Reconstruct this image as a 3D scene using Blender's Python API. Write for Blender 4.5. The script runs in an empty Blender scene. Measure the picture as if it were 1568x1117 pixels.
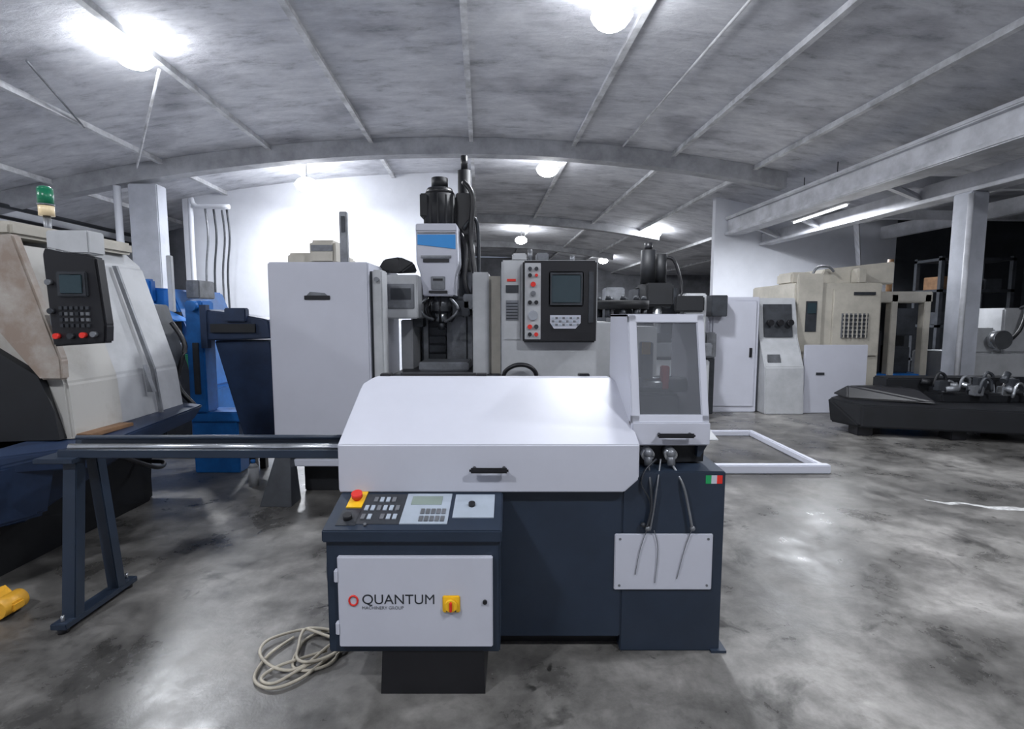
import bpy, bmesh, math, random
from mathutils import Vector, Matrix
random.seed(4)
S=bpy.context.scene
# ---------------- materials ----------------
def mat(name,col,rough=.5,metal=0,var=0.0,scale=3.0,bump=0.0,alpha=1,emit=0,dirt=None,stretch=None,lo=.35,hi=.62):
    m=bpy.data.materials.new(name); m.use_nodes=True
    nt=m.node_tree; b=nt.nodes['Principled BSDF']
    b.inputs['Base Color'].default_value=(*col,1); b.inputs['Roughness'].default_value=rough
    b.inputs['Metallic'].default_value=metal; b.inputs['Alpha'].default_value=alpha
    if emit:
        b.inputs['Emission Color'].default_value=(*col,1); b.inputs['Emission Strength'].default_value=emit
    tc=nt.nodes.new('ShaderNodeTexCoord'); mp=nt.nodes.new('ShaderNodeMapping')
    nt.links.new(tc.outputs['Object'],mp.inputs[0])
    if stretch: mp.inputs['Scale'].default_value=stretch
    n=nt.nodes.new('ShaderNodeTexNoise'); n.inputs['Scale'].default_value=scale; n.inputs['Detail'].default_value=8
    n.inputs['Roughness'].default_value=.65
    nt.links.new(mp.outputs[0],n.inputs[0])
    if var:
        r=nt.nodes.new('ShaderNodeValToRGB'); r.color_ramp.elements[0].position=lo; r.color_ramp.elements[1].position=hi
        d=dirt if dirt else tuple(c*(1-var) for c in col)
        r.color_ramp.elements[0].color=(*d,1); r.color_ramp.elements[1].color=(*col,1)
        nt.links.new(n.outputs[0],r.inputs[0]); nt.links.new(r.outputs[0],b.inputs['Base Color'])
    if bump:
        bp=nt.nodes.new('ShaderNodeBump'); bp.inputs['Strength'].default_value=bump; bp.inputs['Distance'].default_value=.05
        nt.links.new(n.outputs[0],bp.inputs['Height']); nt.links.new(bp.outputs[0],b.inputs['Normal'])
    return m
WHITE=mat('white_paint',(.52,.53,.60),.38,0,.04,4)
WHITE2=mat('white_panel_aged',(.47,.48,.50),.45,0,.22,2.5)
BEIGE=mat('beige_paint',(.50,.47,.41),.5,0,.25,2.5)
RUST=mat('worn_beige_paint',(.42,.41,.39),.6,0,.2,1.6,dirt=(.34,.315,.285),lo=.40,hi=.52)
RUST2=mat('rusty_edge_paint',(.38,.35,.32),.6,0,.5,3,dirt=(.24,.185,.15),lo=.40,hi=.60)
NAVY=mat('dark_navy_grey_paint',(.019,.030,.052),.42,0,.2,4)
NAVY2=mat('navy_paint',(.014,.030,.075),.45,0,.35,4)
BLUE=mat('blue_paint',(.015,.15,.48),.4,0,.35,4)
BLUES=mat('blue_stripe',(.03,.25,.62),.4)
BLACK=mat('black_plastic',(.010,.010,.013),.4,0,.2,6)
BLACKM=mat('matte_black_mottled',(.006,.007,.010),.6,0,.4,5)  # matte near-black with mottling, for dark parts and openings
DGREY=mat('dark_grey_metal',(.05,.055,.065),.45,.3,.4,6)
GREY=mat('grey_metal',(.22,.23,.25),.4,.4,.4,7)
STEEL=mat('steel',(.55,.57,.6),.25,.9,.2,9)
SILVER=mat('silver_membrane',(.38,.43,.50),.4,0,.1,8)
YEL=mat('yellow_plastic',(.85,.5,.02),.4)
RED=mat('red_plastic',(.7,.03,.02),.35)
GREEN=mat('green_plastic',(.01,.18,.09),.3)
GREENF=mat('green_sticker',(.01,.3,.09),.5)
WARM=mat('warm_diffuser',(.9,.72,.45),.3)
LCD=mat('lcd_screen',(.22,.27,.24),.2)
SCREEN=mat('crt_screen',(.03,.05,.06),.12)
CABLE=mat('beige_cable',(.42,.38,.31),.5,0,.2,10)
GLASS=mat('smoked_polycarbonate',(.17,.18,.20),.12,0,0,3,alpha=.45)
BROWN=mat('brown_wood',(.22,.12,.06),.6,0,.4,8)
ORANGE=mat('orange_yellow_paint',(.75,.38,.03),.5,0,.3,12)
LAMP=mat('lamp_emitter',(.95,.97,1),.5,emit=80)
BEAMGLOW=mat('lit_beam_emitter',(.95,.97,1),.5,emit=3)  # glow of the lit-beam stand-in, not a lamp
HOUS=mat('lamp_housing',(.6,.6,.62),.4,.1)
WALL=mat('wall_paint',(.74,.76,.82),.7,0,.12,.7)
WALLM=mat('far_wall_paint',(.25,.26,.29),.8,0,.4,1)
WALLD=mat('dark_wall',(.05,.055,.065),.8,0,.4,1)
BEAM=mat('concrete_beam',(.42,.43,.46),.8,0,.35,2,.2)
PURL=mat('purlin_paint',(.74,.75,.78),.7,0,.45,3,.1)
GIRD=mat('girder_paint',(.56,.57,.61),.6,0,.35,2,.1)
PILL=mat('pillar_paint',(.48,.50,.56),.7,0,.25,1.5,.1)
SPILL=mat('white_residue',(.5,.5,.5),.8,0,.6,20)

def floor_mat():
    m=bpy.data.materials.new('polished_concrete'); m.use_nodes=True
    nt=m.node_tree; b=nt.nodes['Principled BSDF']; N=nt.nodes.new; L=nt.links.new
    tc=N('ShaderNodeTexCoord')
    def noise(s,d,r,dist=0,off=0):
        mp=N('ShaderNodeMapping'); mp.inputs['Location'].default_value=(off,off*.7,0); L(tc.outputs['Object'],mp.inputs[0])
        n=N('ShaderNodeTexNoise'); n.inputs['Scale'].default_value=s; n.inputs['Detail'].default_value=d
        n.inputs['Roughness'].default_value=r; n.inputs['Distortion'].default_value=dist
        L(mp.outputs[0],n.inputs[0]); return n
    def ramp(src,*st):
        r=N('ShaderNodeValToRGB'); el=r.color_ramp.elements
        el[0].position=st[0][0]; el[0].color=(*[st[0][1]]*3,1); el[1].position=st[-1][0]; el[1].color=(*[st[-1][1]]*3,1)
        for p,v in st[1:-1]:
            x=el.new(p); x.color=(v,v,v,1)
        L(src,r.inputs[0]); return r.outputs[0]
    def mul(a,bb,fac=1):
        mx=N('ShaderNodeMix'); mx.data_type='RGBA'; mx.blend_type='MULTIPLY'; mx.inputs[0].default_value=fac
        L(a,mx.inputs[6]); L(bb,mx.inputs[7]); return mx.outputs[2]
    a=noise(.45,9,.6,.5,3.3); c=noise(1.7,10,.7,.2,1.7); d=noise(6,8,.7,.3); e=noise(30,4,.6)
    st=noise(2.4,6,.65,.6,9); st2=noise(5,5,.6,.8,21)
    base=ramp(a.outputs[0],(.34,.065),(.47,.125),(.56,.185),(.68,.30))  # broad patches: concrete tone plus light falloff painted into the colour
    k=mul(base,ramp(c.outputs[0],(.36,.38),(.50,.85),(.62,1.2)))
    k=mul(k,ramp(d.outputs[0],(.3,.6),(.6,1.1)))
    k=mul(k,ramp(st.outputs[0],(.30,.3),(.40,1.0)))
    k=mul(k,ramp(st2.outputs[0],(.27,.25),(.33,1.0)))
    tint=N('ShaderNodeMix'); tint.data_type='RGBA'; tint.blend_type='MULTIPLY'; tint.inputs[0].default_value=1
    L(k,tint.inputs[6]); tint.inputs[7].default_value=(1.06,1.02,.97,1)
    L(tint.outputs[2],b.inputs['Base Color'])
    mr=N('ShaderNodeMapRange'); mr.inputs[1].default_value=.35; mr.inputs[2].default_value=.65; mr.inputs[3].default_value=.22; mr.inputs[4].default_value=.5
    L(c.outputs[0],mr.inputs[0]); L(mr.outputs[0],b.inputs['Roughness'])
    bp=N('ShaderNodeBump'); bp.inputs['Strength'].default_value=.12; bp.inputs['Distance'].default_value=.02
    L(d.outputs[0],bp.inputs['Height']); L(bp.outputs[0],b.inputs['Normal'])
    return m
def ceil_mat():
    m=bpy.data.materials.new('sprayed_ceiling'); m.use_nodes=True
    nt=m.node_tree; b=nt.nodes['Principled BSDF']; N=nt.nodes.new; L=nt.links.new
    b.inputs['Roughness'].default_value=.85
    tc=N('ShaderNodeTexCoord'); mp=N('ShaderNodeMapping'); mp.inputs['Scale'].default_value=(1,2.6,1)
    L(tc.outputs['Object'],mp.inputs[0])
    a=N('ShaderNodeTexNoise'); a.inputs['Scale'].default_value=1.6; a.inputs['Detail'].default_value=12; a.inputs['Roughness'].default_value=.74; a.inputs['Distortion'].default_value=.2
    L(mp.outputs[0],a.inputs[0])
    r=N('ShaderNodeValToRGB'); el=r.color_ramp.elements
    el[0].position=.30; el[0].color=(.32,.33,.36,1); el[1].position=.66; el[1].color=(.74,.75,.79,1)
    x=el.new(.44); x.color=(.56,.57,.615,1)
    L(a.outputs[0],r.inputs[0])
    s=N('ShaderNodeTexNoise'); s.inputs['Scale'].default_value=.8; s.inputs['Detail'].default_value=6; L(tc.outputs['Object'],s.inputs[0])
    r2=N('ShaderNodeValToRGB'); r2.color_ramp.elements[0].position=.30; r2.color_ramp.elements[0].color=(.6,.6,.62,1); r2.color_ramp.elements[1].position=.5; r2.color_ramp.elements[1].color=(1,1,1,1)
    L(s.outputs[0],r2.inputs[0])
    mx=N('ShaderNodeMix'); mx.data_type='RGBA'; mx.blend_type='MULTIPLY'; mx.inputs[0].default_value=1
    L(r.outputs[0],mx.inputs[6]); L(r2.outputs[0],mx.inputs[7]); L(mx.outputs[2],b.inputs['Base Color'])
    bp=N('ShaderNodeBump'); bp.inputs['Strength'].default_value=.5; bp.inputs['Distance'].default_value=.06
    L(a.outputs[0],bp.inputs['Height']); L(bp.outputs[0],b.inputs['Normal'])
    return m
FLOOR=floor_mat(); CEIL=ceil_mat()

# ---------------- builder ----------------
YAW=math.radians(3.4)
class B:
    def __init__(s,name,parent=None,rot=False):
        s.name=name; s.parent=parent; s.bm=bmesh.new(); s.mats=[]; s.rot=rot
    def mi(s,m):
        if m not in s.mats: s.mats.append(m)
        return s.mats.index(m)
    def _merge(s,t,m,smooth=False):
        i=s.mi(m)
        bmesh.ops.recalc_face_normals(t,faces=t.faces)
        for f in t.faces:
            f.material_index=i; f.smooth=smooth and len(f.verts)<=4
        me=bpy.data.meshes.new('tmp'); t.to_mesh(me); t.free(); s.bm.from_mesh(me); bpy.data.meshes.remove(me)
    def hull(s,pts,m,bev=0.0,seg=2):
        t=bmesh.new()
        for p in pts: t.verts.new(p)
        bmesh.ops.convex_hull(t,input=t.verts)
        bmesh.ops.dissolve_limit(t,angle_limit=.01,verts=t.verts,edges=t.edges)
        if bev: bmesh.ops.bevel(t,geom=list(t.edges),offset=bev,segments=seg,affect='EDGES',clamp_overlap=True)
        s._merge(t,m); return s
    def box(s,x0,x1,y0,y1,z0,z1,m,bev=0.0):
        return s.hull([(x,y,z) for x in(x0,x1) for y in(y0,y1) for z in(z0,z1)],m,bev)
    def prism(s,prof,axis,a,b,m,bev=0):
        t=bmesh.new()
        def P(p,v):
            return {'x':(v,p[0],p[1]),'y':(p[0],v,p[1]),'z':(p[0],p[1],v)}[axis]
        A=[t.verts.new(P(p,a)) for p in prof]; C=[t.verts.new(P(p,b)) for p in prof]
        t.faces.new(A); t.faces.new(C[::-1]); n=len(prof)
        for i in range(n): t.faces.new((A[i],C[i],C[(i+1)%n],A[(i+1)%n]))
        if bev: bmesh.ops.bevel(t,geom=list(t.edges),offset=bev,segments=2,affect='EDGES',clamp_overlap=True)
        s._merge(t,m); return s
    def cyl(s,p0,p1,r,m,seg=20,r2=None):
        p0=Vector(p0);p1=Vector(p1); d=p1-p0; t=bmesh.new()
        M=Matrix.Translation((p0+p1)/2)@d.to_track_quat('Z','Y').to_matrix().to_4x4()
        bmesh.ops.create_cone(t,cap_ends=True,segments=seg,radius1=r,radius2=r if r2 is None else r2,depth=d.length,matrix=M)
        s._merge(t,m,True); return s
    def ball(s,c,r,m,sc=(1,1,1)):
        t=bmesh.new(); bmesh.ops.create_uvsphere(t,u_segments=16,v_segments=10,radius=r,matrix=Matrix.Translation(c)@Matrix.Diagonal((*sc,1)))
        s._merge(t,m,True); return s
    def tube(s,pts,r,m,sub=6,closed=False,seg=8):
        P=[Vector(p) for p in pts]; n=len(P); out=[]
        if sub>1:
            rng=n if closed else n-1
            for i in range(rng):
                g=(lambda k:P[k%n]) if closed else (lambda k:P[max(0,min(n-1,k))])
                a,b,c,d=g(i-1),g(i),g(i+1),g(i+2)
                for k in range(sub):
                    u=k/sub
                    out.append(.5*((2*b)+(c-a)*u+(2*a-5*b+4*c-d)*u*u+(3*b-a-3*c+d)*u**3))
            if not closed: out.append(P[-1])
        else: out=P
        t=bmesh.new(); rings=[]; N=len(out); up=Vector((0.12,0.2,1)).normalized()
        for i,p in enumerate(out):
            if closed: tg=out[(i+1)%N]-out[i-1]
            else: tg=out[min(i+1,N-1)]-out[max(i-1,0)]
            tg.normalize(); u=tg.cross(up)
            if u.length<.05: u=tg.cross(Vector((1,0,0)))
            u.normalize(); v=tg.cross(u)
            rings.append([t.verts.new(p+(u*math.cos(2*math.pi*k/seg)+v*math.sin(2*math.pi*k/seg))*r) for k in range(seg)])
        for i in range(N if closed else N-1):
            a=rings[i];b=rings[(i+1)%N]
            for k in range(seg): t.faces.new((a[k],a[(k+1)%seg],b[(k+1)%seg],b[k]))
        if not closed: t.faces.new(rings[0]); t.faces.new(rings[-1])
        s._merge(t,m,True); return s
    def done(s):
        if s.rot: bmesh.ops.rotate(s.bm,verts=s.bm.verts,cent=(0,0,0),matrix=Matrix.Rotation(YAW,3,'Z'))
        me=bpy.data.meshes.new(s.name); s.bm.to_mesh(me); s.bm.free()
        for m in s.mats: me.materials.append(m)
        o=bpy.data.objects.new(s.name,me); S.collection.objects.link(o)
        if s.parent: o.parent=s.parent
        return o
def empty(name):
    e=bpy.data.objects.new(name,None); S.collection.objects.link(e); e.empty_display_size=.1; return e
def text(name,body,size,loc,rot,m,parent):
    c=bpy.data.curves.new(name,'FONT'); c.body=body; c.size=size; c.extrude=.0006; c.align_x='LEFT'
    o=bpy.data.objects.new(name,c); S.collection.objects.link(o); o.location=loc; o.rotation_euler=rot; o.data.materials.append(m); o.parent=parent
    return o

# ---------------- room shell (yawed slightly from camera axis) ----------------
def zc(x): return 5.45-.0128*min(x,9.4)**2
XL,XR=-10.6,16
Y0,Y1=-7,34
B('floor',rot=True).box(XL-.2,16.3,Y0-.2,Y1+.2,-.12,0,FLOOR).done()
xs=[XL+(XR-XL)*i/50 for i in range(51)]
B('ceiling',rot=True).prism([(x,zc(x)) for x in xs]+[(x,zc(x)+.12) for x in reversed(xs)],'y',Y0,Y1,CEIL).done()
b=B('trim_purlins',rot=True)
for x in (-9,-6.75,-4.5,-2.35,-.2,2.05,4.3,6.2,8.6,11):
    b.box(x-.022,x+.022,Y0,Y1,zc(x)-.09,zc(x)-.0,PURL)
    b.box(x-.045,x+.045,Y0,Y1,zc(x)-.105,zc(x)-.088,PURL)
b.done()
b=B('trim_braces',rot=True)
b.tube([(-7.0,11.2,zc(-7)-.25),(-4.6,8.0,zc(-4.6)-.1)],.02,PURL,1)
b.tube([(-6.0,7.5,zc(-6)-.06),(-6.75,9.5,zc(-6.75)-.1)],.015,GREY,1)
b.tube([(3.2,5,zc(3.2)-.05),(3.1,11.4,zc(3.1)-.08)],.02,PURL,1)
b.tube([(-9.9,2,zc(-9.9)-.35),(-9.9,16.8,zc(-9.9)-.35)],.05,DGREY,1)
b.tube([(-10.1,2,zc(-9.9)-.55),(-10.1,16.8,zc(-9.9)-.55)],.04,BLACK,1)
b.done()
xa=[x for x in xs if x<=7.4]
def arch(name,y,dep=.36,w=.3,m=BEAM):
    B(name,rot=True).prism([(x,zc(x)-dep) for x in xa]+[(x,zc(x)-.005) for x in reversed(xa)],'y',y,y+w,m).done()
arch('arch_beam',11.6); arch('arch_beam.001',2.6); arch('arch_beam.002',20,.3,.3,BEAM); arch('arch_beam.003',27,.3,.3,BEAM)
B('wall_left',rot=True).box(XL-.2,XL,Y0,Y1,0,4.1,WALL).done()
B('wall_front',rot=True).box(XL,16,Y0-.2,Y0,0,5.4,WALL).done()
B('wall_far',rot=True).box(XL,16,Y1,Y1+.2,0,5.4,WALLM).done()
def wallpart(name,x0,x1,y,m):
    n=16; X=[x0+(x1-x0)*i/n for i in range(n+1)]
    B(name,rot=True).prism([(x0,0),(x1,0)]+[(x,zc(x)) for x in reversed(X)],'y',y,y+.18,m).done()
wallpart('wall_back_left',-7.9,-.25,14.4,WALL)
wallpart('wall_back_right',6.6,12.0,14.4,WALL)
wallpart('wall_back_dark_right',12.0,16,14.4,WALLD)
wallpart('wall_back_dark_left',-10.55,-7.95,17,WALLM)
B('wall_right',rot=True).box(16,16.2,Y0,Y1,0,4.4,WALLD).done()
g=B('trim_girder_right',rot=True)
g.box(6.95,7.2,Y0,14.35,3.90,4.26,GIRD,.01); g.box(6.85,7.3,Y0,14.35,3.82,3.91,GIRD,.02); g.box(6.85,7.3,Y0,14.35,4.25,4.33,GIRD,.02)
g.box(7.95,8.15,Y0,14.35,3.62,3.88,GIRD,.01); g.box(7.88,8.22,Y0,14.35,3.56,3.63,GIRD,.01)
g.box(11.4,11.6,Y0,14.3,3.75,4.1,GIRD,.02)
for y in (6.2,9.0,11.8): g.box(7.2,16,y,y+.16,3.86,4.06,GIRD)
for y in (9.0,11.8,13.4): g.hull([(7.15,y,3.9),(7.15,y+.1,3.9),(8.0,y,3.6),(8.0,y+.1,3.6),(7.15,y,4.05),(8.0,y+.1,3.75)],GIRD)
g.hull([(8.2,10.9,3.75),(8.2,11.1,3.75),(10.6,13.9,3.0),(10.6,14.1,3.0),(8.2,10.9,3.5),(10.6,13.9,2.8)],GIRD)
g.done()
c=B('concrete_column',rot=True)
c.box(7.85,8.15,7.95,8.3,0,3.56,PILL,.02)
c.cyl((7.78,7.9,0.0),(7.78,7.9,3.5),.04,GIRD).done()
c=B('concrete_column',rot=True)
c.box(-7.5,-6.9,11.65,12.0,0,zc(-7.5)-.36,PILL,.02).cyl((-7.68,11.6,0),(-7.68,11.6,4.3),.07,WALL).done()
B('concrete_column',rot=True).box(11.35,11.7,9.6,10,0,3.75,PILL,.02).done()
c=B('conduit_pipes')
for i,(x,y) in enumerate(((-7.55,12.9),(-7.4,13.0),(-7.25,13.1),(-7.1,13.05))):
    c.tube([(x,y,4.2),(x+.05,y-.02,3.5),(x-.06,y,2.4),(x,y,0.0)],.025,DGREY if i%2 else GREY)
c.tube([(-7.85,12.8,0),(-7.85,12.8,4.1),(-7.7,12.8,4.22),(-6.9,12.8,4.22)],.06,WALL,4)
c.done()
# ---------------- lamps ----------------
LC=(.91,.945,1.0)
def lamp(x,y,z,power,r=.22):
    e=empty('high_bay_lamp')
    b=B('housing',e)
    b.cyl((x,y,z),(x,y,z+.10),r+.02,HOUS,24,.12).cyl((x,y,z+.10),(x,y,z+.17),.08,HOUS)
    xx=x+.06*y
    if zc(xx)-.005>z+.17: b.cyl((x,y,z+.17),(x,y,zc(xx)-.005),.012,DGREY,8)
    b.done()
    b=B('diffuser',e); b.ball((x,y,z),r,LAMP,(1,1,.65)); b.done()
    l=bpy.data.lights.new('lamp_light','AREA'); l.shape='DISK'; l.size=.4; l.energy=power; l.color=LC
    o=bpy.data.objects.new('lamp_light',l); S.collection.objects.link(o); o.location=(x,y,z-.16); o.parent=e
lamp(-4.98,7.1,4.96,225); lamp(1.14,6.2,4.97,225)
lamp(-4.87,12.5,4.66,280,.26); lamp(.85,12.6,5.05,220,.26); lamp(5.4,19.8,4.7,280,.26); lamp(5.0,28.5,4.6,280,.26); lamp(.4,23,4.9,280,.26)
lamp(-2.8,-.9,5.05,150); lamp(2.6,-.9,5.05,150); lamp(-7,2.0,4.45,140); lamp(5.0,2.8,4.85,180)
e=empty('added_beam_light')  # added glowing bar stands in for a lit beam; no real lamp here
b=B('lit_beam_standin',e); b.box(6.6,6.72,10.4,12.4,3.78,3.82,HOUS,.01); b.cyl((6.66,10.45,3.76),(6.66,12.35,3.76),.025,BEAMGLOW,12)
b.cyl((6.66,10.8,3.82),(6.66,10.8,4.7),.01,DGREY,8).cyl((6.66,12,3.82),(6.66,12,4.7),.01,DGREY,8); b.done()
l=bpy.data.lights.new('added_wall_light','AREA'); l.shape='RECTANGLE'; l.size=.12; l.size_y=1.9; l.energy=280; l.color=LC  # added area light to brighten the right back wall
o=bpy.data.objects.new('added_wall_light',l); S.collection.objects.link(o); o.location=(6.66,11.4,3.72); o.parent=e

# ---------------- bar feeder ----------------
E=empty('bar_feeder')
b=B('base_cabinet',E)
b.box(-.66,.50,2.246,2.9,.07,.77,NAVY,.006)
b.prism([(2.246,0.0),(2.246,.855),(2.9,.875),(2.9,0.0)],'x',.50,.962,NAVY,.005)
b.box(-.1,.5,2.32,2.85,0.0,.07,BLACK)
b.box(-.62,-.45,2.5,2.85,0.0,.07,BLACK)
b.box(.92,.99,2.23,2.32,0,.012,NAVY)
b.box(.466,.912,2.236,2.247,.303,.568,WHITE,.004)
for x in(.49,.89):
    for z in(.325,.545): b.cyl((x,2.234,z),(x,2.24,z),.006,GREY,10)
b.box(.872,.897,2.2445,2.2465,.80,.838,GREENF).box(.897,.922,2.2445,2.2465,.80,.838,WHITE).box(.922,.947,2.2445,2.2465,.80,.838,RED)
b.done()
b=B('control_cabinet',E)
b.prism([(1.97,.185),(1.97,.70),(2.2,.765),(2.24,.765),(2.24,.185)],'x',-.745,-.048,NAVY,.006)
b.prism([(1.955,.655),(1.955,.705),(2.21,.775),(2.21,.7)],'x',-.755,-.040,NAVY,.005)
b.hull([(-.54,1.975,.0),(-.11,1.975,0),(-.53,1.975,.19),(-.115,1.975,.19),(-.54,2.24,0),(-.11,2.24,0),(-.53,2.24,.19),(-.115,2.24,.19)],BLACK)
b.box(-.695,-.077,1.948,1.969,.222,.60,WHITE,.004)
for z in(.30,.52): b.box(-.708,-.69,1.945,1.97,z-.025,z+.025,WHITE,.003)
b.cyl((-.108,1.949,.415),(-.108,1.94,.415),.009,BLACK,14)
b.box(-.277,-.207,1.940,1.950,.372,.442,YEL,.004)
b.cyl((-.242,1.941,.407),(-.242,1.925,.407),.024,YEL,20); b.box(-.247,-.237,1.915,1.94,.388,.426,RED,.002)
b.box(-.262,-.222,1.936,1.942,.378,.383,DGREY)
def onslope(x0,x1,s0,s1,h,m,bev=0):
    p=[]
    for x in(x0,x1):
        for sv in(s0,s1):
            y=1.955+.255*sv; z=.705+.07*sv
            p+= [(x,y,z-.002),(x,y-.26*h,z+h)]
    b.hull(p,m,bev)
onslope(-.71,-.63,.12,.5,.002,DGREY)
onslope(-.635,-.455,.15,.92,.002,DGREY)
onslope(-.455,-.262,.15,.92,.004,SILVER)
onslope(-.43,-.30,.62,.84,.006,LCD)
onslope(-.245,-.075,.3,.9,.004,SILVER)
for i in range(6):
    for j in range(3):
        if (i,j)in((2,0),(5,2),(0,2)): continue
        onslope(-.62+i*.026,-.604+i*.026,.26+j*.22,.38+j*.22,.006,SILVER if (i+j)%3 else GREY)
for i in range(5):
    for j in range(2):
        onslope(-.38+i*.022,-.364+i*.022,.2+j*.18,.32+j*.18,.008,GREY)
onslope(-.70,-.635,.55,.98,.006,YEL)
def btn(x,sv,r,h,m):
    y=1.955+.255*sv; z=.705+.07*sv
    b.cyl((x,y,z),(x,y-.26*h,z+h),r,m,20)
btn(-.667,.76,.015,.02,RED)
b.cyl((-.667,2.145,.775),(-.667,2.138,.795),.023,RED,20)
btn(-.672,.28,.018,.022,BLACK); btn(-.17,.6,.014,.018,BLACK); btn(-.59,.12,.006,.01,GREY)
b.tube([(-.745,2.1,.55),(-.79,2.12,.52),(-.80,2.14,.4),(-.78,2.16,.3),(-.74,2.18,.28)],.008,GREY)
b.done()
text('logo_text','QUANTUM',.058,(-.60,1.9475,.405),(math.pi/2,0,0),DGREY,E)
text('logo_subtext','MACHINERY GROUP',.018,(-.60,1.9475,.383),(math.pi/2,0,0),GREY,E)
b=B('logo_mark',E); b.tube([(-.633+.017*math.cos(a*math.pi/4),1.9465,.42+.02*math.sin(a*math.pi/4)) for a in range(8)],.004,RED,3,True,6); b.done()
b=B('hood_cover',E)
b.hull([(-.765,2.2,.775),(.495,2.2,.775),(.56,2.2,.835),(.56,2.2,.99),(-.765,2.2,.99),
        (-.785,2.66,1.195),(-.745,2.72,1.222),(.53,2.72,1.222),(.565,2.66,1.19),
        (-.745,2.82,1.222),(.53,2.82,1.222),(-.785,2.82,.775),(.56,2.82,.775),(-.785,2.82,1.195),(.565,2.82,1.19)],WHITE,.005,3)
b.cyl((-.165,2.2,.885),(-.165,2.165,.885),.009,BLACK,12).cyl((-.035,2.2,.885),(-.035,2.165,.885),.009,BLACK,12)
b.box(-.185,-.015,2.155,2.172,.873,.897,BLACK,.007)
for x in(-.70,-.17,.40): b.box(x-.03,x+.03,2.81,2.87,1.2,1.235,BLACK,.004)
b.box(-.62,-.2,2.83,2.87,1.19,1.235,BLACK)
b.done()
b=B('window_guard',E)
def f(z): return 2.31+(z-1.07)*.245
def fb(x0,x1,z0,z1,m,t=.022,o=0):
    b.hull([(x,f(z)+d+o,z) for x in(x0,x1) for z in(z0,z1) for d in(0,t)],m,.004)
x0,x1=.548,.905
fb(x0,x0+.04,1.06,1.56,WHITE);fb(x1-.035,x1,1.06,1.56,WHITE);fb(x0,x1,1.52,1.562,WHITE);fb(x0,x1,1.06,1.10,WHITE)
fb(x0+.035,x1-.03,1.095,1.525,GLASS,.005,.008)
for x in(x0,x1-.012):
    b.prism([(2.33,.965),(f(1.07)+.02,1.07),(f(1.56)+.02,1.56),(2.86,1.56),(2.86,.965)],'x',x,x+.012,WHITE)
b.box(x0,x1,f(1.56),2.86,1.55,1.562,WHITE)
b.box(x0,x1,2.295,2.4,.962,1.07,WHITE,.006)
b.box(x0,x1,2.84,2.86,.965,1.22,GREY)
b.cyl((.67,2.3,1.015),(.67,2.265,1.015),.008,BLACK,12).cyl((.81,2.3,1.015),(.81,2.265,1.015),.008,BLACK,12).box(.655,.825,2.255,2.272,1.005,1.025,BLACK,.006)
b.box(.62,.84,2.55,2.75,.97,1.16,DGREY,.01).cyl((.56,2.62,1.2),(.9,2.62,1.2),.04,STEEL).box(.66,.72,2.6,2.66,1.2,1.42,GREY,.005).box(.66,.70,2.58,2.6,1.36,1.42,YEL)
b.box(.76,.80,2.58,2.62,1.18,1.30,RED,.005)
b.hull([(.60,2.36,.86),(.90,2.36,.87),(.60,2.36,.965),(.905,2.36,.965),(.60,2.8,.86),(.9,2.8,.86),(.6,2.8,.965),(.905,2.8,.965)],BLACKM)
b.hull([(.86,2.32,.964),(.905,2.32,.964),(.86,2.33,.90),(.875,2.33,.90),(.905,2.6,.964),(.86,2.6,.9)],NAVY)
for x in(.625,.73): 
    b.cyl((x,2.37,.93),(x,2.30,.915),.030,STEEL,16); b.cyl((x,2.31,.92),(x,2.29,.87),.018,GREY,14); b.ball((x,2.305,.925),.024,GREY)
b.tube([(.625,2.29,.88),(.62,2.235,.80),(.625,2.225,.70),(.61,2.222,.62),(.60,2.225,.60)],.006,DGREY)
b.tube([(.68,2.29,.90),(.65,2.23,.80),(.635,2.225,.68),(.62,2.222,.59)],.004,GREY)
b.tube([(.73,2.29,.88),(.765,2.232,.80),(.79,2.226,.70),(.81,2.222,.60)],.006,GREY)
b.tube([(.66,2.29,.90),(.60,2.25,.86),(.58,2.235,.80),(.62,2.23,.72),(.62,2.225,.61)],.004,DGREY)
b.ball((.61,2.225,.60),.013,GREY).ball((.812,2.225,.60),.012,GREY).ball((.59,2.228,.615),.012,DGREY)
b.tube([(.61,2.226,.6),(.58,2.228,.5),(.56,2.23,.38)],.0018,GREY); b.tube([(.812,2.226,.6),(.78,2.228,.5),(.75,2.23,.36)],.0018,GREY)
b.tube([(.64,2.226,.59),(.66,2.228,.5),(.65,2.23,.34)],.0018,GREY)
b.done()
b=B('bar_rail',E)
b.prism([(2.50,.845),(2.50,.885),(2.52,.885),(2.54,.862),(2.60,.862),(2.62,.925),(2.64,.925),(2.64,.845)],'x',-2.27,-.70,NAVY,.003)
b.cyl((-2.25,2.555,.888),(-.7,2.555,.888),.018,STEEL,16)
b.cyl((-2.24,2.59,.93),(-.7,2.60,.93),.012,NAVY,12)
b.box(-2.36,-2.16,2.46,2.72,.825,.85,NAVY,.004)
b.hull([(-2.245,2.42,.05),(-2.175,2.42,.05),(-2.245,2.48,.05),(-2.175,2.48,.05),(-2.245,2.5,.84),(-2.175,2.5,.84),(-2.245,2.56,.84),(-2.175,2.56,.84)],NAVY,.004)
b.hull([(-2.235,2.70,.05),(-2.175,2.70,.05),(-2.235,2.76,.05),(-2.175,2.76,.05),(-2.235,2.62,.84),(-2.175,2.62,.84),(-2.235,2.68,.84),(-2.175,2.68,.84)],NAVY,.004)
b.box(-2.25,-2.17,2.36,2.84,.025,.055,NAVY,.004)
for y in(2.39,2.81): b.cyl((-2.21,y,0),(-2.21,y,.026),.025,BLACK,14); b.cyl((-2.21,y,.05),(-2.21,y,.085),.008,STEEL,8)
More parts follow.
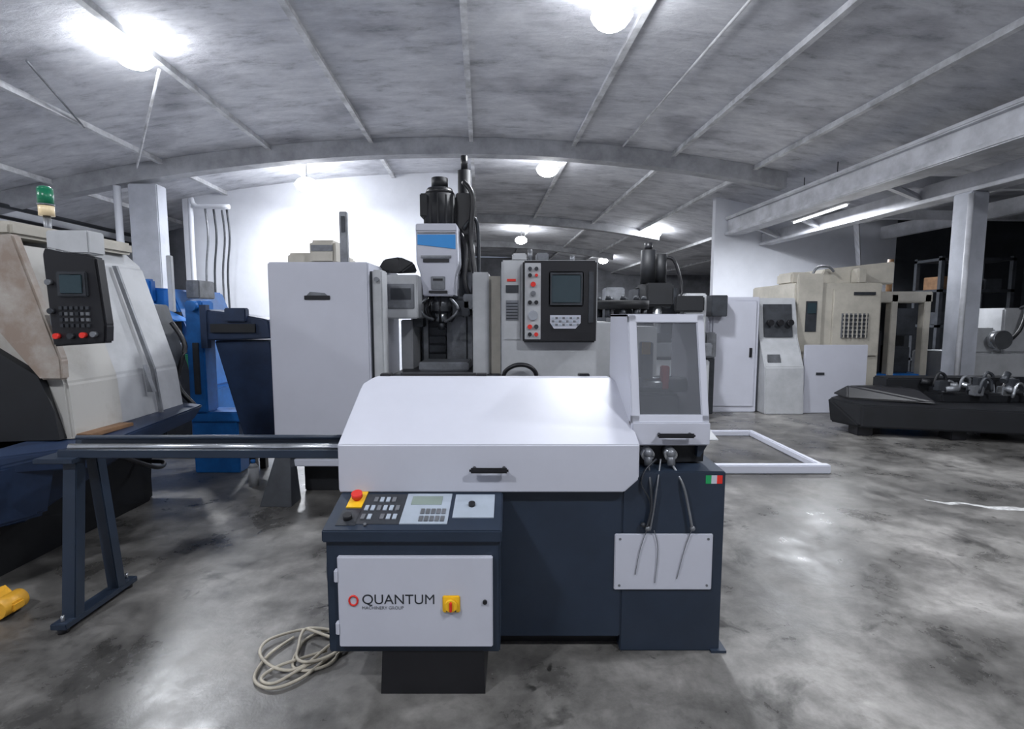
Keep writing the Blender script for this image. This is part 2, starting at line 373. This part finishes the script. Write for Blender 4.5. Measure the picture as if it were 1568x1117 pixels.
b.done()
b=B('power_cable_coil'); pts=[]
for i in range(34):
    a=i*.62; k=i/40
    rx=.13+.04*math.sin(i*.9); ry=.12+.03*math.cos(i*.7)
    pts.append((-.95+.05*math.sin(i*.31)+rx*math.cos(a),2.26+.03*math.cos(i*.5)+ry*math.sin(a),.01+.012*(i//10)))
b.tube(pts,.007,CABLE,4)
b.tube([(-.85,2.30,.04),(-.80,2.36,.03),(-.70,2.42,.02),(-.62,2.45,.02)],.007,CABLE)
b.tube([(-1.05,2.33,.012),(-1.11,2.2,.012),(-1.10,2.05,.012),(-1.0,1.99,.012),(-.9,2.05,.012),(-.82,2.2,.012),(-.74,2.27,.012)],.007,CABLE)
b.tube([(-.74,2.27,.012),(-.9,2.12,.02),(-1.0,2.02,.012),(-1.07,2.05,.012),(-1.02,2.12,.02),(-.85,2.22,.02)],.007,CABLE)
b.done()

# ---------------- vertical machining center ----------------
E=empty('vertical_machining_center')
b=B('left_guard',E)
b.box(-1.985,-1.165,4.2,5.3,.54,1.99,WHITE,.012)
b.box(-1.69,-1.48,4.192,4.201,1.685,1.72,BLACK,.003)
b.hull([(-1.67,4.192,1.72),(-1.5,4.192,1.72),(-1.64,4.192,1.75),(-1.52,4.192,1.74),(-1.67,4.2,1.72),(-1.5,4.2,1.72)],GREY)
b.box(-1.95,-1.5,4.5,5.0,1.99,2.10,BEIGE,.02).box(-1.7,-1.48,4.35,4.6,1.99,2.19,BEIGE,.025).box(-1.68,-1.5,4.345,4.36,2.09,2.15,GREY,.005)
b.box(-1.44,-1.375,4.35,4.4,1.99,2.42,GREY,.006).box(-1.42,-1.39,4.34,4.36,2.25,2.38,DGREY)
b.box(-1.165,-1.145,4.25,4.3,1.0,1.92,DGREY).box(-1.14,-1.06,4.22,4.4,.6,1.93,WHITE2,.01)
b.cyl((-1.10,4.21,1.85),(-1.10,4.19,1.85),.02,GREY)
b.done()
b=B('machine_base',E)
b.box(-1.9,1.0,4.35,6.0,.30,.9,WHITE2,.01).box(-1.95,-.9,4.25,4.36,.28,.34,WHITE,.006)
b.box(-1.85,.95,4.45,5.9,0,.31,BLACKM,.01).box(-1.95,1.05,4.28,4.6,.34,.56,NAVY,.01)
b.hull([(-2.06,4.05,0),(-1.80,4.05,0),(-2.06,4.25,0),(-1.80,4.25,0),(-1.98,4.2,.40),(-1.86,4.2,.40),(-1.98,4.3,.4),(-1.86,4.3,.4)],DGREY,.004)
b.box(-1.05,-.1,4.4,5.5,.9,1.05,DGREY,.01)
b.box(-1.06,-.3,5.4,5.45,1.0,1.75,GREY)
b.box(-1.06,-.95,4.9,5.4,1.0,1.52,WHITE2,.01)
b.box(-.86,-.4,4.7,5.1,1.05,1.13,GREY,.01)
b.done()
b=B('column_and_head',E)
b.box(-1.14,-.84,4.6,5.0,1.53,1.92,WHITE2,.01).box(-1.11,-.87,4.59,4.6,1.62,1.84,GREY,.004).box(-1.08,-.90,4.585,4.595,1.7,1.8,DGREY)
b.hull([(-1.2,4.65,1.98),(-1.15,4.65,2.06),(-1.0,4.62,2.08),(-.88,4.65,2.03),(-.86,4.7,1.96),(-1.18,4.9,1.96),(-.9,4.9,1.96),(-1.15,4.9,2.05),(-.95,4.9,2.05),(-1.0,4.6,1.93),(-1.1,4.62,1.94)],BLACKM,.01)
b.box(-.92,-.42,5.25,5.9,.3,2.35,DGREY,.01)
for x in(-.9,-.66,-.45): b.box(x,x+.05,5.2,5.26,.9,2.0,GREY,.004)
for i in range(9): b.box(-.84,-.67,5.19,5.25,1.1+.09*i,1.17+.09*i,DGREY,.006)
b.box(-.61,-.46,5.18,5.25,1.0,1.75,GREY,.006)
b.prism([(-.885,2.39),(-.51,2.39),(-.50,2.05),(-.535,1.95),(-.54,1.74),(-.83,1.74),(-.84,1.95),(-.885,2.05)],'y',4.8,5.5,WHITE,.01)
b.box(-.885,-.51,4.79,5.45,2.33,2.40,WHITE,.008)
b.prism([(-.87,2.30),(-.52,2.30),(-.52,2.17),(-.87,2.21)],'y',4.793,4.81,BLUES)
b.box(-.87,-.52,4.79,4.805,2.312,2.322,GREY).box(-.84,-.56,4.785,4.805,2.09,2.11,GREY).box(-.82,-.58,4.786,4.805,2.05,2.08,BLACK)
b.box(-.75,-.62,4.785,4.805,1.80,1.92,GREY,.004).box(-.73,-.64,4.78,4.79,1.88,1.90,BLACK).box(-.77,-.60,4.78,4.8,1.765,1.79,BLACK,.003)
b.cyl((-.685,5.0,1.74),(-.685,5.0,1.60),.10,GREY).cyl((-.685,5.0,1.60),(-.685,5.0,1.5),.06,STEEL).cyl((-.685,5.0,1.5),(-.685,5.0,1.42),.03,DGREY)
for k in range(7):
    a=k*.8; b.tube([(-.685+.09*math.cos(a),4.95+.09*math.sin(a),1.74),(-.685+.16*math.cos(a),4.92+.14*math.sin(a),1.62),(-.685+.1*math.cos(a),4.95+.1*math.sin(a),1.5)],.012,BLACK,4)
b.box(-.95,-.85,4.9,5.1,1.45,1.56,DGREY,.01).box(-.56,-.40,4.85,5.1,1.55,1.70,DGREY,.01).box(-.46,-.36,4.85,5.0,1.62,1.76,GREY,.01)
b.tube([(-.80,4.85,1.72),(-.86,4.8,1.66),(-.82,4.8,1.56),(-.74,4.85,1.52)],.014,GREY,4); b.tube([(-.58,4.85,1.72),(-.50,4.8,1.62),(-.56,4.8,1.54),(-.63,4.85,1.5)],.014,GREY,4)
b.cyl((-.70,5.1,2.39),(-.70,5.1,2.72),.15,BLACKM,24).cyl((-.70,5.1,2.72),(-.70,5.1,2.78),.15,BLACK,24,.12).cyl((-.70,5.1,2.78),(-.70,5.1,2.88),.08,BLACKM,20)
b.box(-.88,-.78,5.0,5.2,2.5,2.72,BLACKM,.01)
for i in range(12):
    a=i*math.pi/6; b.box(-.70+.15*math.cos(a)-.008,-.70+.15*math.cos(a)+.008,5.1+.15*math.sin(a)-.008,5.1+.15*math.sin(a)+.008,2.4,2.7,BLACKM)
b.cyl((-.47,5.2,2.0),(-.47,5.2,2.98),.065,BLACKM,16).cyl((-.47,5.2,2.98),(-.47,5.2,3.12),.035,BLACK,14).box(-.55,-.40,5.12,5.28,2.35,2.75,BLACK,.01)
b.tube([(-.47,5.1,2.85),(-.38,5.05,2.7),(-.40,5.05,2.3),(-.36,5.0,1.9),(-.42,5.0,1.65),(-.5,4.95,1.6)],.025,BLACK)
b.tube([(-.52,5.1,2.4),(-.44,5.0,2.2),(-.45,4.95,1.9),(-.40,4.95,1.7),(-.48,4.95,1.55)],.02,BLACK)
b.tube([(-.48,5.1,2.4),(-.36,5.1,2.5),(-.33,5.15,2.2),(-.34,5.2,1.2)],.018,DGREY)
b.done()
b=B('right_guard',E)
b.box(-.34,-.20,4.45,5.6,.9,1.93,WHITE2,.01).box(-.32,-.09,4.5,5.6,.9,1.9,BEIGE,.01).box(-.1,-.085,4.44,4.5,1.0,1.95,GREY)
b.box(-.085,.69,4.16,4.7,1.02,2.0,WHITE2,.012)
b.box(.68,.96,4.4,5.4,.9,1.5,WHITE2,.01)
b.box(-.07,.07,4.150,4.165,1.36,1.98,WHITE2,.006).box(-.05,.05,4.143,4.152,1.74,1.80,DGREY).box(-.05,.05,4.143,4.152,1.52,1.68,GREY)
for i in range(6): b.box(-.045,.045,4.14,4.145,1.53+.024*i,1.54+.024*i,DGREY)
b.box(-.04,.03,4.143,4.152,1.83,1.85,RED)
b.box(.0,.12,4.2,4.5,2.0,2.06,WHITE2,.01).box(.2,.3,4.25,4.4,2.0,2.07,GREY,.01).cyl((.15,4.3,2.0),(.15,4.3,2.1),.02,GREY)
b.cyl((.5,4.3,2.0),(.5,4.3,2.05),.02,GREY)
b.done()
b=B('control_panel',E)
b.box(.085,.665,4.05,4.165,1.345,1.985,BLACK,.012)
b.box(.10,.225,4.04,4.052,1.37,1.965,WHITE2,.003)
b.box(.29,.56,4.035,4.052,1.63,1.90,DGREY,.01).box(.31,.54,4.028,4.04,1.655,1.875,SCREEN,.01)
b.hull([(.30,4.04,1.50),(.33,4.04,1.455),(.50,4.04,1.455),(.54,4.04,1.50),(.54,4.04,1.56),(.30,4.04,1.56),(.30,4.05,1.50),(.54,4.05,1.5),(.30,4.05,1.56),(.54,4.05,1.56)],WHITE)
for j in range(3):
    for i in range(8): b.box(.312+i*.028,.332+i*.028,4.036,4.041,1.478+j*.026,1.494+j*.026,GREY if (i+j)%2 else SILVER)
for x,z,r,m in((.14,1.92,.015,DGREY),(.19,1.92,.015,DGREY),(.14,1.87,.015,BLACK),(.19,1.87,.012,RED),(.165,1.80,.02,RED),(.165,1.73,.02,GREY),(.14,1.66,.016,BLACK),(.19,1.66,.016,BLACK),(.165,1.56,.038,STEEL),(.14,1.47,.018,RED),(.19,1.47,.018,DGREY),(.14,1.41,.016,BLACK),(.19,1.41,.016,RED)):
    b.cyl((x,4.042,z),(x,4.02,z),r,m,16)
b.box(.60,.64,4.04,4.052,1.5,1.9,DGREY,.003)
b.done()
b=B('coolant_hose',E); b.tube([(-.06,4.1,1.0),(-.06,4.08,1.10),(.02,4.06,1.16),(.12,4.06,1.16),(.19,4.08,1.10),(.19,4.12,1.0)],.018,BLACK); b.box(-.1,.25,4.02,4.16,.98,1.03,GREY,.004); b.done()
b=B('tool_changer',E)
b.cyl((1.02,5.0,1.62),(1.02,5.0,1.70),.30,BLACKM,28).box(.97,1.15,4.9,5.3,.9,1.62,DGREY,.01)
for i in range(12):
    a=i*math.pi/6; b.cyl((1.02+.26*math.cos(a),5+.26*math.sin(a),1.70),(1.02+.26*math.cos(a),5+.26*math.sin(a),1.74),.03,DGREY,12,.02)
    b.cyl((1.02+.26*math.cos(a),5+.26*math.sin(a),1.62),(1.02+.26*math.cos(a),5+.26*math.sin(a),1.54),.03,DGREY,12)
b.box(1.0,1.45,5.1,5.5,.0,1.45,WHITE2,.02)
b.done()

# ---------------- CNC lathe (left) ----------------
E=empty('cnc_lathe')
b=B('machine_body',E)
b.prism([(-4.2,.78),(-2.68,.78),(-2.72,1.15),(-2.95,1.93),(-3.08,2.05),(-4.2,2.08)],'y',3.45,4.15,WHITE2,.02)
b.prism([(-4.2,.80),(-2.64,.80),(-2.66,1.15),(-2.80,1.60),(-2.95,1.98),(-4.2,2.03)],'y',3.03,3.44,RUST,.015)
b.hull([(-3.4,2.97,2.0),(-2.85,2.97,2.02),(-2.63,2.97,1.30),(-2.63,2.97,1.18),(-2.76,2.97,1.18),(-3.3,2.97,1.9),(-3.4,3.03,2.0),(-2.85,3.03,2.02),(-2.63,3.03,1.30),(-2.63,3.03,1.18),(-2.76,3.03,1.18)],RUST2,.01)
b.hull([(-2.78,2.98,1.2),(-3.4,2.98,1.6),(-3.4,2.98,.8),(-2.68,2.98,.82),(-2.7,2.98,1.0),(-2.78,3.03,1.2),(-3.4,3.03,1.6),(-3.4,3.03,.8),(-2.68,3.03,.82)],BLACKM)  # black sheet paints the shade of the opening onto the end face
b.prism([(-2.655,.82),(-2.70,1.16),(-2.93,1.92),(-2.90,1.92),(-2.67,1.16),(-2.63,.82)],'y',3.80,3.82,GREY)
b.hull([(-2.66,3.7,1.0),(-2.62,3.7,1.0),(-2.68,3.7,1.2),(-2.62,3.74,1.0),(-2.68,3.74,1.2)],GREY)
b.box(-4.2,-2.98,3.1,4.1,2.03,2.12,BEIGE,.02)
b.prism([(-3.9,.4),(-2.85,.4),(-2.85,1.1),(-3.0,1.65),(-3.9,1.7)],'y',4.15,4.5,DGREY,.01)
b.tube([(-2.85,4.3,1.5),(-2.75,4.3,1.3),(-2.8,4.25,1.0),(-2.7,4.3,.8)],.02,BLACK)
b.done()
b=B('bed',E)
b.box(-4.2,-3.1,2.75,4.3,0,.80,BLACKM,.01)
b.hull([(-2.9,2.55,.80),(-2.42,2.95,.80),(-2.50,4.1,.84),(-2.9,4.3,.84),(-2.9,2.55,.72),(-2.48,2.95,.66),(-2.52,4.0,.74),(-2.9,4.3,.6)],NAVY2,.01)
b.hull([(-3.6,2.4,.72),(-2.85,2.4,.76),(-2.62,2.9,.74),(-3.6,2.9,.78),(-3.6,2.5,.42),(-2.9,2.5,.40),(-2.7,2.9,.40),(-3.6,2.9,.3)],NAVY2,.02)
b.hull([(-3.05,2.9,.74),(-2.62,2.9,.74),(-3.05,4.1,.78),(-2.66,4.0,.76),(-3.05,2.9,.3),(-2.85,2.9,.35),(-3.05,4.1,.5)],NAVY2,.01)
b.hull([(-3.8,2.6,.0),(-3.05,2.6,.0),(-3.05,4.2,.0),(-3.8,4.2,0),(-3.8,2.55,.45),(-2.95,2.55,.45),(-3.0,4.2,.5),(-3.8,4.2,.5)],BLACKM,.01)
b.box(-2.72,-2.55,3.05,3.4,.815,.84,BROWN,.004)
b.tube([(-2.6,3.2,.7),(-2.5,3.5,.5),(-2.65,3.8,.45),(-3.0,4.0,.4)],.015,BLACK)
b.done()
b=B('control_panel',E)
D=.055
b.prism([(-2.66+D,1.38),(-2.36+D,1.40),(-2.35+D,1.50),(-2.38+D,1.88),(-2.66+D,1.94),(-2.68+D,1.90)],'y',2.90,2.97,BLACK,.01)
b.box(-2.66+D,-2.42+D,2.91,3.03,1.90,2.03,WHITE2,.008)
b.box(-2.60+D,-2.43+D,2.885,2.905,1.66,1.80,DGREY,.006).box(-2.58+D,-2.45+D,2.88,2.89,1.675,1.785,SCREEN,.005)
for j in range(4):
    for i in range(6): b.box(-2.60+D+i*.03,-2.582+D+i*.03,2.89,2.902,1.49+j*.033,1.508+j*.033,GREY if (i*j)%3 else DGREY)
for x,z,m in((-2.62,1.44,RED),(-2.54,1.44,DGREY),(-2.47,1.445,RED),(-2.41,1.45,GREY),(-2.64,1.58,DGREY),(-2.64,1.74,GREY)): b.cyl((x+D,2.9,z),(x+D,2.875,z),.016,m,14)
b.box(-2.66,-2.5,2.96,3.1,1.5,1.6,GREY)
b.done()
b=B('signal_tower',E)
b.cyl((-3.02,3.4,2.05),(-3.02,3.4,2.20),.02,GREY).cyl((-3.02,3.4,2.20),(-3.02,3.4,2.27),.042,WARM).cyl((-3.02,3.4,2.27),(-3.02,3.4,2.37),.042,GREEN).ball((-3.02,3.4,2.37),.042,GREEN,(1,1,.5)).cyl((-3.02,3.4,2.265),(-3.02,3.4,2.275),.046,GREY)
b.done()
b=B('yellow_pallet_jack_part'); b.box(-2.80,-2.56,2.50,2.57,.03,.08,ORANGE,.01).cyl((-2.62,2.47,.06),(-2.62,2.60,.06),.05,ORANGE).cyl((-2.75,2.47,.035),(-2.75,2.60,.035),.035,BLACK).hull([(-2.8,2.55,.08),(-2.56,2.55,.08),(-2.7,2.61,.13),(-2.6,2.55,.08),(-2.75,2.5,.08),(-2.58,2.5,.08)],ORANGE,.005); b.done()

# ---------------- blue lathe and chip conveyor ----------------
b=B('blue_lathe')
b.box(-4.5,-3.3,5.5,6.8,0,.75,BLUE,.02).prism([(-4.5,.75),(-3.4,.75),(-3.5,1.3),(-3.7,1.85),(-4.5,1.9)],'y',5.6,6.6,BLUE,.02)
b.box(-4.4,-3.6,5.58,5.61,.9,1.6,BLACKM).box(-4.0,-3.85,5.5,5.6,1.7,1.95,BLUE,.02).cyl((-3.75,5.5,1.2),(-3.75,5.7,1.2),.16,STEEL,20)
b.hull([(-4.1,5.3,1.82),(-3.7,5.3,1.6),(-3.45,5.3,1.5),(-4.1,5.3,1.5),(-4.1,5.55,1.82),(-3.7,5.55,1.6),(-3.45,5.55,1.5),(-4.1,5.55,1.5)],BLUE,.01)
b.hull([(-3.7,5.25,.55),(-3.25,5.25,.60),(-3.7,5.25,.85),(-3.25,5.25,.85),(-3.7,5.5,.5),(-3.25,5.5,.55),(-3.7,5.5,.9),(-3.25,5.5,.9)],BLUE,.01)
b.box(-3.7,-3.65,5.55,5.6,1.6,2.2,WHITE2,.005).box(-3.6,-3.45,5.7,6.0,1.75,1.95,GREY,.01)
b.box(-3.55,-3.35,5.35,5.5,.85,1.15,GREEN,.02)
b.done()
b=B('chip_conveyor')
b.box(-3.12,-2.95,4.9,5.1,.62,1.70,BLUE,.015).box(-3.06,-3.0,4.89,4.905,.8,1.3,DGREY,.004)
b.hull([(-2.94,4.85,1.62),(-2.62,4.85,1.58),(-2.30,4.85,1.52),(-2.28,4.85,1.34),(-2.94,4.85,1.32),(-2.94,5.2,1.62),(-2.30,5.2,1.52),(-2.28,5.2,1.34),(-2.94,5.2,1.32)],NAVY2,.012)
b.box(-2.84,-2.42,4.83,4.86,1.40,1.48,BLACKM).box(-2.94,-2.88,4.84,4.9,1.25,1.66,NAVY2).box(-2.7,-2.5,4.82,4.9,1.5,1.63,NAVY2,.01)
b.hull([(-2.85,4.9,1.32),(-2.32,4.9,1.32),(-2.32,5.2,1.32),(-2.85,5.2,1.32),(-2.58,4.9,.25),(-2.22,4.9,.25),(-2.22,5.2,.25),(-2.58,5.2,.25)],NAVY2,.01)
b.box(-2.58,-2.52,4.92,4.98,0,.26,BLACK).box(-2.3,-2.24,4.92,4.98,0,.26,BLACK).box(-2.58,-2.52,5.12,5.18,0,.26,BLACK)
b.box(-3.15,-2.7,4.97,5.2,.0,.55,BLUE,.01).box(-3.2,-2.66,4.94,5.22,.52,.62,BLUE,.01)
b.cyl((-3.03,4.85,1.65),(-3.03,5.0,1.65),.05,BLUE)
b.done()
b=B('plastic_bottle'); b.cyl((-2.38,4.6,0),(-2.38,4.6,.17),.045,WHITE2).cyl((-2.38,4.6,.17),(-2.38,4.6,.21),.045,WHITE2,20,.018).cyl((-2.38,4.6,.21),(-2.38,4.6,.24),.02,BLUE); b.done()

# ---------------- machines at right/back ----------------
b=B('knee_milling_machine')
b.box(1.9,2.95,7.6,8.8,0,.9,WHITE2,.02).box(1.98,2.6,8.1,8.8,.9,2.0,DGREY,.02).box(2.0,2.42,7.7,8.4,1.7,2.05,BLACKM,.03)
b.cyl((2.07,7.9,2.05),(2.07,7.9,2.55),.11,BLACKM).cyl((2.07,7.9,2.55),(2.07,7.9,2.66),.06,BLACK).cyl((2.29,8.0,2.05),(2.29,8.0,2.5),.09,BLACKM).cyl((2.2,7.8,1.7),(2.2,7.8,1.3),.07,STEEL)
b.box(1.8,2.97,7.55,8.1,.95,1.15,GREY,.02).box(2.62,2.95,7.8,8.2,1.15,1.9,WHITE2,.02).box(1.25,1.95,7.8,8.4,1.25,1.72,DGREY,.02).box(1.25,1.89,7.7,8.3,0,1.25,BEIGE,.02)
b.box(2.45,2.9,7.75,7.8,1.62,1.86,BLACKM,.02)
b.tube([(2.35,8,2.45),(2.5,8,2.4),(2.62,8,2.0),(2.55,7.9,1.6)],.025,BLACK)
b.box(1.45,1.75,8.0,8.3,1.72,2.0,GREY,.02)
b.done()
b=B('white_control_cabinet')
b.box(3.15,3.95,8.2,9.0,0,1.86,WHITE,.015).box(3.2,3.9,8.185,8.2,.1,1.8,WHITE,.008).box(3.8,3.84,8.17,8.19,.9,1.05,BLACK).box(3.02,3.2,8.0,8.3,.9,1.3,GREY,.02).box(3.1,3.35,8.0,8.3,1.55,1.88,DGREY,.01).box(3.02,3.2,8.05,8.2,0,.9,DGREY,.01)
b.done()
b=B('grey_turning_center')
b.prism([(8.0,0),(8.05,.75),(8.3,1.2),(8.4,1.85),(9.2,1.85),(9.2,0)],'x',4.0,4.62,WHITE2,.015)
b.hull([(4.08,8.28,1.22),(4.54,8.28,1.22),(4.08,8.37,1.75),(4.54,8.37,1.75),(4.08,8.4,1.22),(4.54,8.4,1.22),(4.08,8.42,1.75),(4.54,8.42,1.75)],DGREY)
for i in range(3): b.cyl((4.15+.16*i,8.28,1.45),(4.15+.16*i,8.22,1.45),.05,BLACK,14)
b.hull([(4.1,8.03,.2),(4.35,8.03,.25),(4.25,8.1,.95),(4.05,8.1,.95),(4.1,8.1,.2),(4.35,8.12,.25)],GREY)
b.done()
b=B('machining_center_beige')
b.box(4.66,6.1,8.5,10.0,0,2.1,BEIGE,.02).hull([(5.2,8.8,2.1),(6.5,8.8,2.1),(5.3,8.8,2.35),(6.5,8.8,2.48),(5.2,10,2.1),(6.5,10,2.1),(5.3,10,2.35),(6.5,10,2.48)],BEIGE,.02)
b.box(4.68,5.1,8.45,8.5,.95,2.25,BEIGE,.015).box(4.82,5.0,8.44,8.46,1.3,1.8,DGREY).box(4.84,4.98,8.43,8.45,1.6,1.77,SCREEN)
b.box(5.28,6.05,8.46,8.5,.9,2.0,BEIGE,.01).box(5.42,5.85,8.44,8.47,1.2,1.6,GREY)
for i in range(6): b.box(5.43,5.84,8.425,8.445,1.22+.065*i,1.25+.065*i,DGREY)
for i in range(6): b.box(5.44+.072*i,5.46+.072*i,8.42,8.44,1.2,1.6,BEIGE)
b.box(5.6,5.95,8.44,8.47,1.9,1.95,DGREY)
b.tube([(5.0,8.7,2.1),(5.1,8.7,2.35),(5.3,8.7,2.38),(5.4,8.7,2.3)],.02,GREY)
b.box(5.75,5.9,8.6,8.8,2.1,2.35,BEIGE,.02).box(4.75,5.1,8.8,9.3,2.1,2.3,BEIGE,.03)
b.done()
b=B('loose_guard_panel'); b.box(4.66,5.66,8.12,8.17,0,1.10,WHITE,.01).box(4.7,4.78,8.17,8.4,0,.04,GREY).box(5.5,5.58,8.17,8.4,0,.04,GREY).box(4.85,4.98,8.11,8.125,.62,.66,DGREY); b.done()
b=B('open_machining_center')
b.box(6.25,7.6,9.3,10.6,0,.5,BLUE,.02).box(6.25,7.6,9.9,10.6,.5,1.95,BLACKM,.02)
for x in(6.25,6.85,7.45): b.box(x,x+.12,9.3,9.45,.45,1.95,BEIGE,.01)
b.box(6.25,7.6,9.3,10.4,1.8,2.0,BEIGE,.02).box(6.4,6.8,9.4,9.9,.5,1.3,BLACK,.03).box(7.0,7.4,9.4,9.7,1.2,1.7,DGREY,.02).cyl((7.0,9.6,2.0),(7.0,9.6,2.6),.05,BROWN).box(7.0,7.4,9.5,9.8,.5,1.0,DGREY,.02)
b.done()
b=B('machine_bed_black')
b.hull([(4.35,6.9,.12),(4.3,6.9,.45),(4.5,6.5,.12),(4.5,6.5,.42),(6.9,5.9,.12),(6.9,5.9,.40),(7.0,7.2,.12),(7.0,7.2,.45),(5,7.5,.12),(5,7.5,.45)],BLACKM,.02)
b.hull([(4.5,6.8,.45),(5.4,6.4,.45),(5.4,7.2,.45),(4.6,7.3,.45),(4.55,6.9,.62),(5.3,6.6,.6),(5.3,7.1,.6)],BLACK,.02)
for x,y in((4.6,6.65),(5.6,6.4),(6.7,6.1),(5.2,7.3),(6.7,7.0)): b.box(x-.1,x+.1,y-.1,y+.1,0,.14,BLACK,.01)
b.box(5.1,6.9,6.9,7.2,.42,.72,BLACKM,.02)
b.box(5.6,6.9,6.6,7.0,.42,.55,BLACKM,.02)
for i in range(30):
    x=5.5+random.random()*1.1;y=6.5+random.random()*.5;z=.56+random.random()*.16
    mm=random.choice([DGREY,GREY,DGREY,BLACK,BLACKM,STEEL])
    if i%3==0: b.cyl((x,y,z),(x+random.uniform(-.15,.15),y+.05,z+random.uniform(-.02,.12)),.04,mm,14)
    elif i%3==1: b.box(x,x+.12,y,y+.1,z-.1,z+.03,mm,.01)
    else: b.tube([(x,y,z-.1),(x+.05,y,z+.08),(x+.14,y,z+.05),(x+.16,y,z-.08)],.02,mm,3)
b.done()
b=B('grinding_machine')
b.box(7.9,9.6,8.9,10.1,0,.9,WHITE2,.02).box(8.1,8.5,9.0,9.6,.9,1.35,WHITE2,.03).box(8.7,9.4,9.1,9.8,.9,1.7,WHITE2,.03).cyl((8.4,8.9,1.15),(8.4,8.75,1.15),.16,STEEL).box(8.0,9.5,8.88,8.92,.2,.5,DGREY)
b.tube([(8.6,9.0,1.0),(8.7,8.8,1.3),(8.9,8.9,1.7),(9.0,9.1,1.7)],.03,BLACK)
b.done()
b=B('storage_rack')
for x in(9.6,11.2):
    for y in(11.6,12.3): b.box(x,x+.08,y,y+.08,0,2.9,DGREY)
for z in(.5,1.3,2.1,2.8): b.box(9.6,11.28,11.6,12.38,z,z+.06,DGREY)
for i in range(9):
    x=9.7+(i%3)*.5; z=(.56,1.36,2.16)[i//3]; b.box(x,x+.38,11.7,12.2,z,z+.2+.1*random.random(),random.choice([BROWN,DGREY,BLACKM,GREY]),.01)
b.done()
b=B('white_frame_tray')
z0,z1=.0,.07
b.box(1.75,3.15,4.93,5.01,z0,z1+.02,WHITE,.01).box(3.09,3.15,5.0,6.6,z0,z1,WHITE,.01).box(1.75,3.1,6.54,6.6,z0,z1,WHITE,.01).box(1.75,1.81,5,6.6,z0,z1,WHITE,.01)
b.hull([(1.9,6.3,.0),(2.6,6.3,0),(1.9,6.5,.0),(2.6,6.5,.0),(2.0,6.4,.18),(2.5,6.4,.14)],WHITE2,.01)
b.done()
b=B('dried_spill_mark')
P=[(3.5,4.22,.01),(3.62,4.12,.04),(3.75,4.14,.03),(3.9,4.02,.05),(4.1,4.0,.06),(4.3,3.9,.03)]
for (xa_,ya_,wa),(xb_,yb_,wb) in zip(P,P[1:]): b.hull([(xa_,ya_-wa*.5,0),(xa_,ya_+wa,0),(xb_,yb_-wb*.5,0),(xb_,yb_+wb,0),(xa_,ya_,.002),(xb_,yb_,.002)],SPILL)
b.done()

# ---------------- world, camera ----------------
w=bpy.data.worlds.new('World'); S.world=w; w.use_nodes=True
w.node_tree.nodes['Background'].inputs[0].default_value=(.55,.65,.85,1); w.node_tree.nodes['Background'].inputs[1].default_value=.4
cam=bpy.data.cameras.new('camera'); co=bpy.data.objects.new('camera',cam); S.collection.objects.link(co)
co.location=(0,0,1.55); co.rotation_euler=(math.radians(84.64),0,0); cam.lens=18; cam.sensor_width=36; cam.clip_end=200
S.camera=co
S.view_settings.view_transform='Standard'
S.view_settings.exposure=0
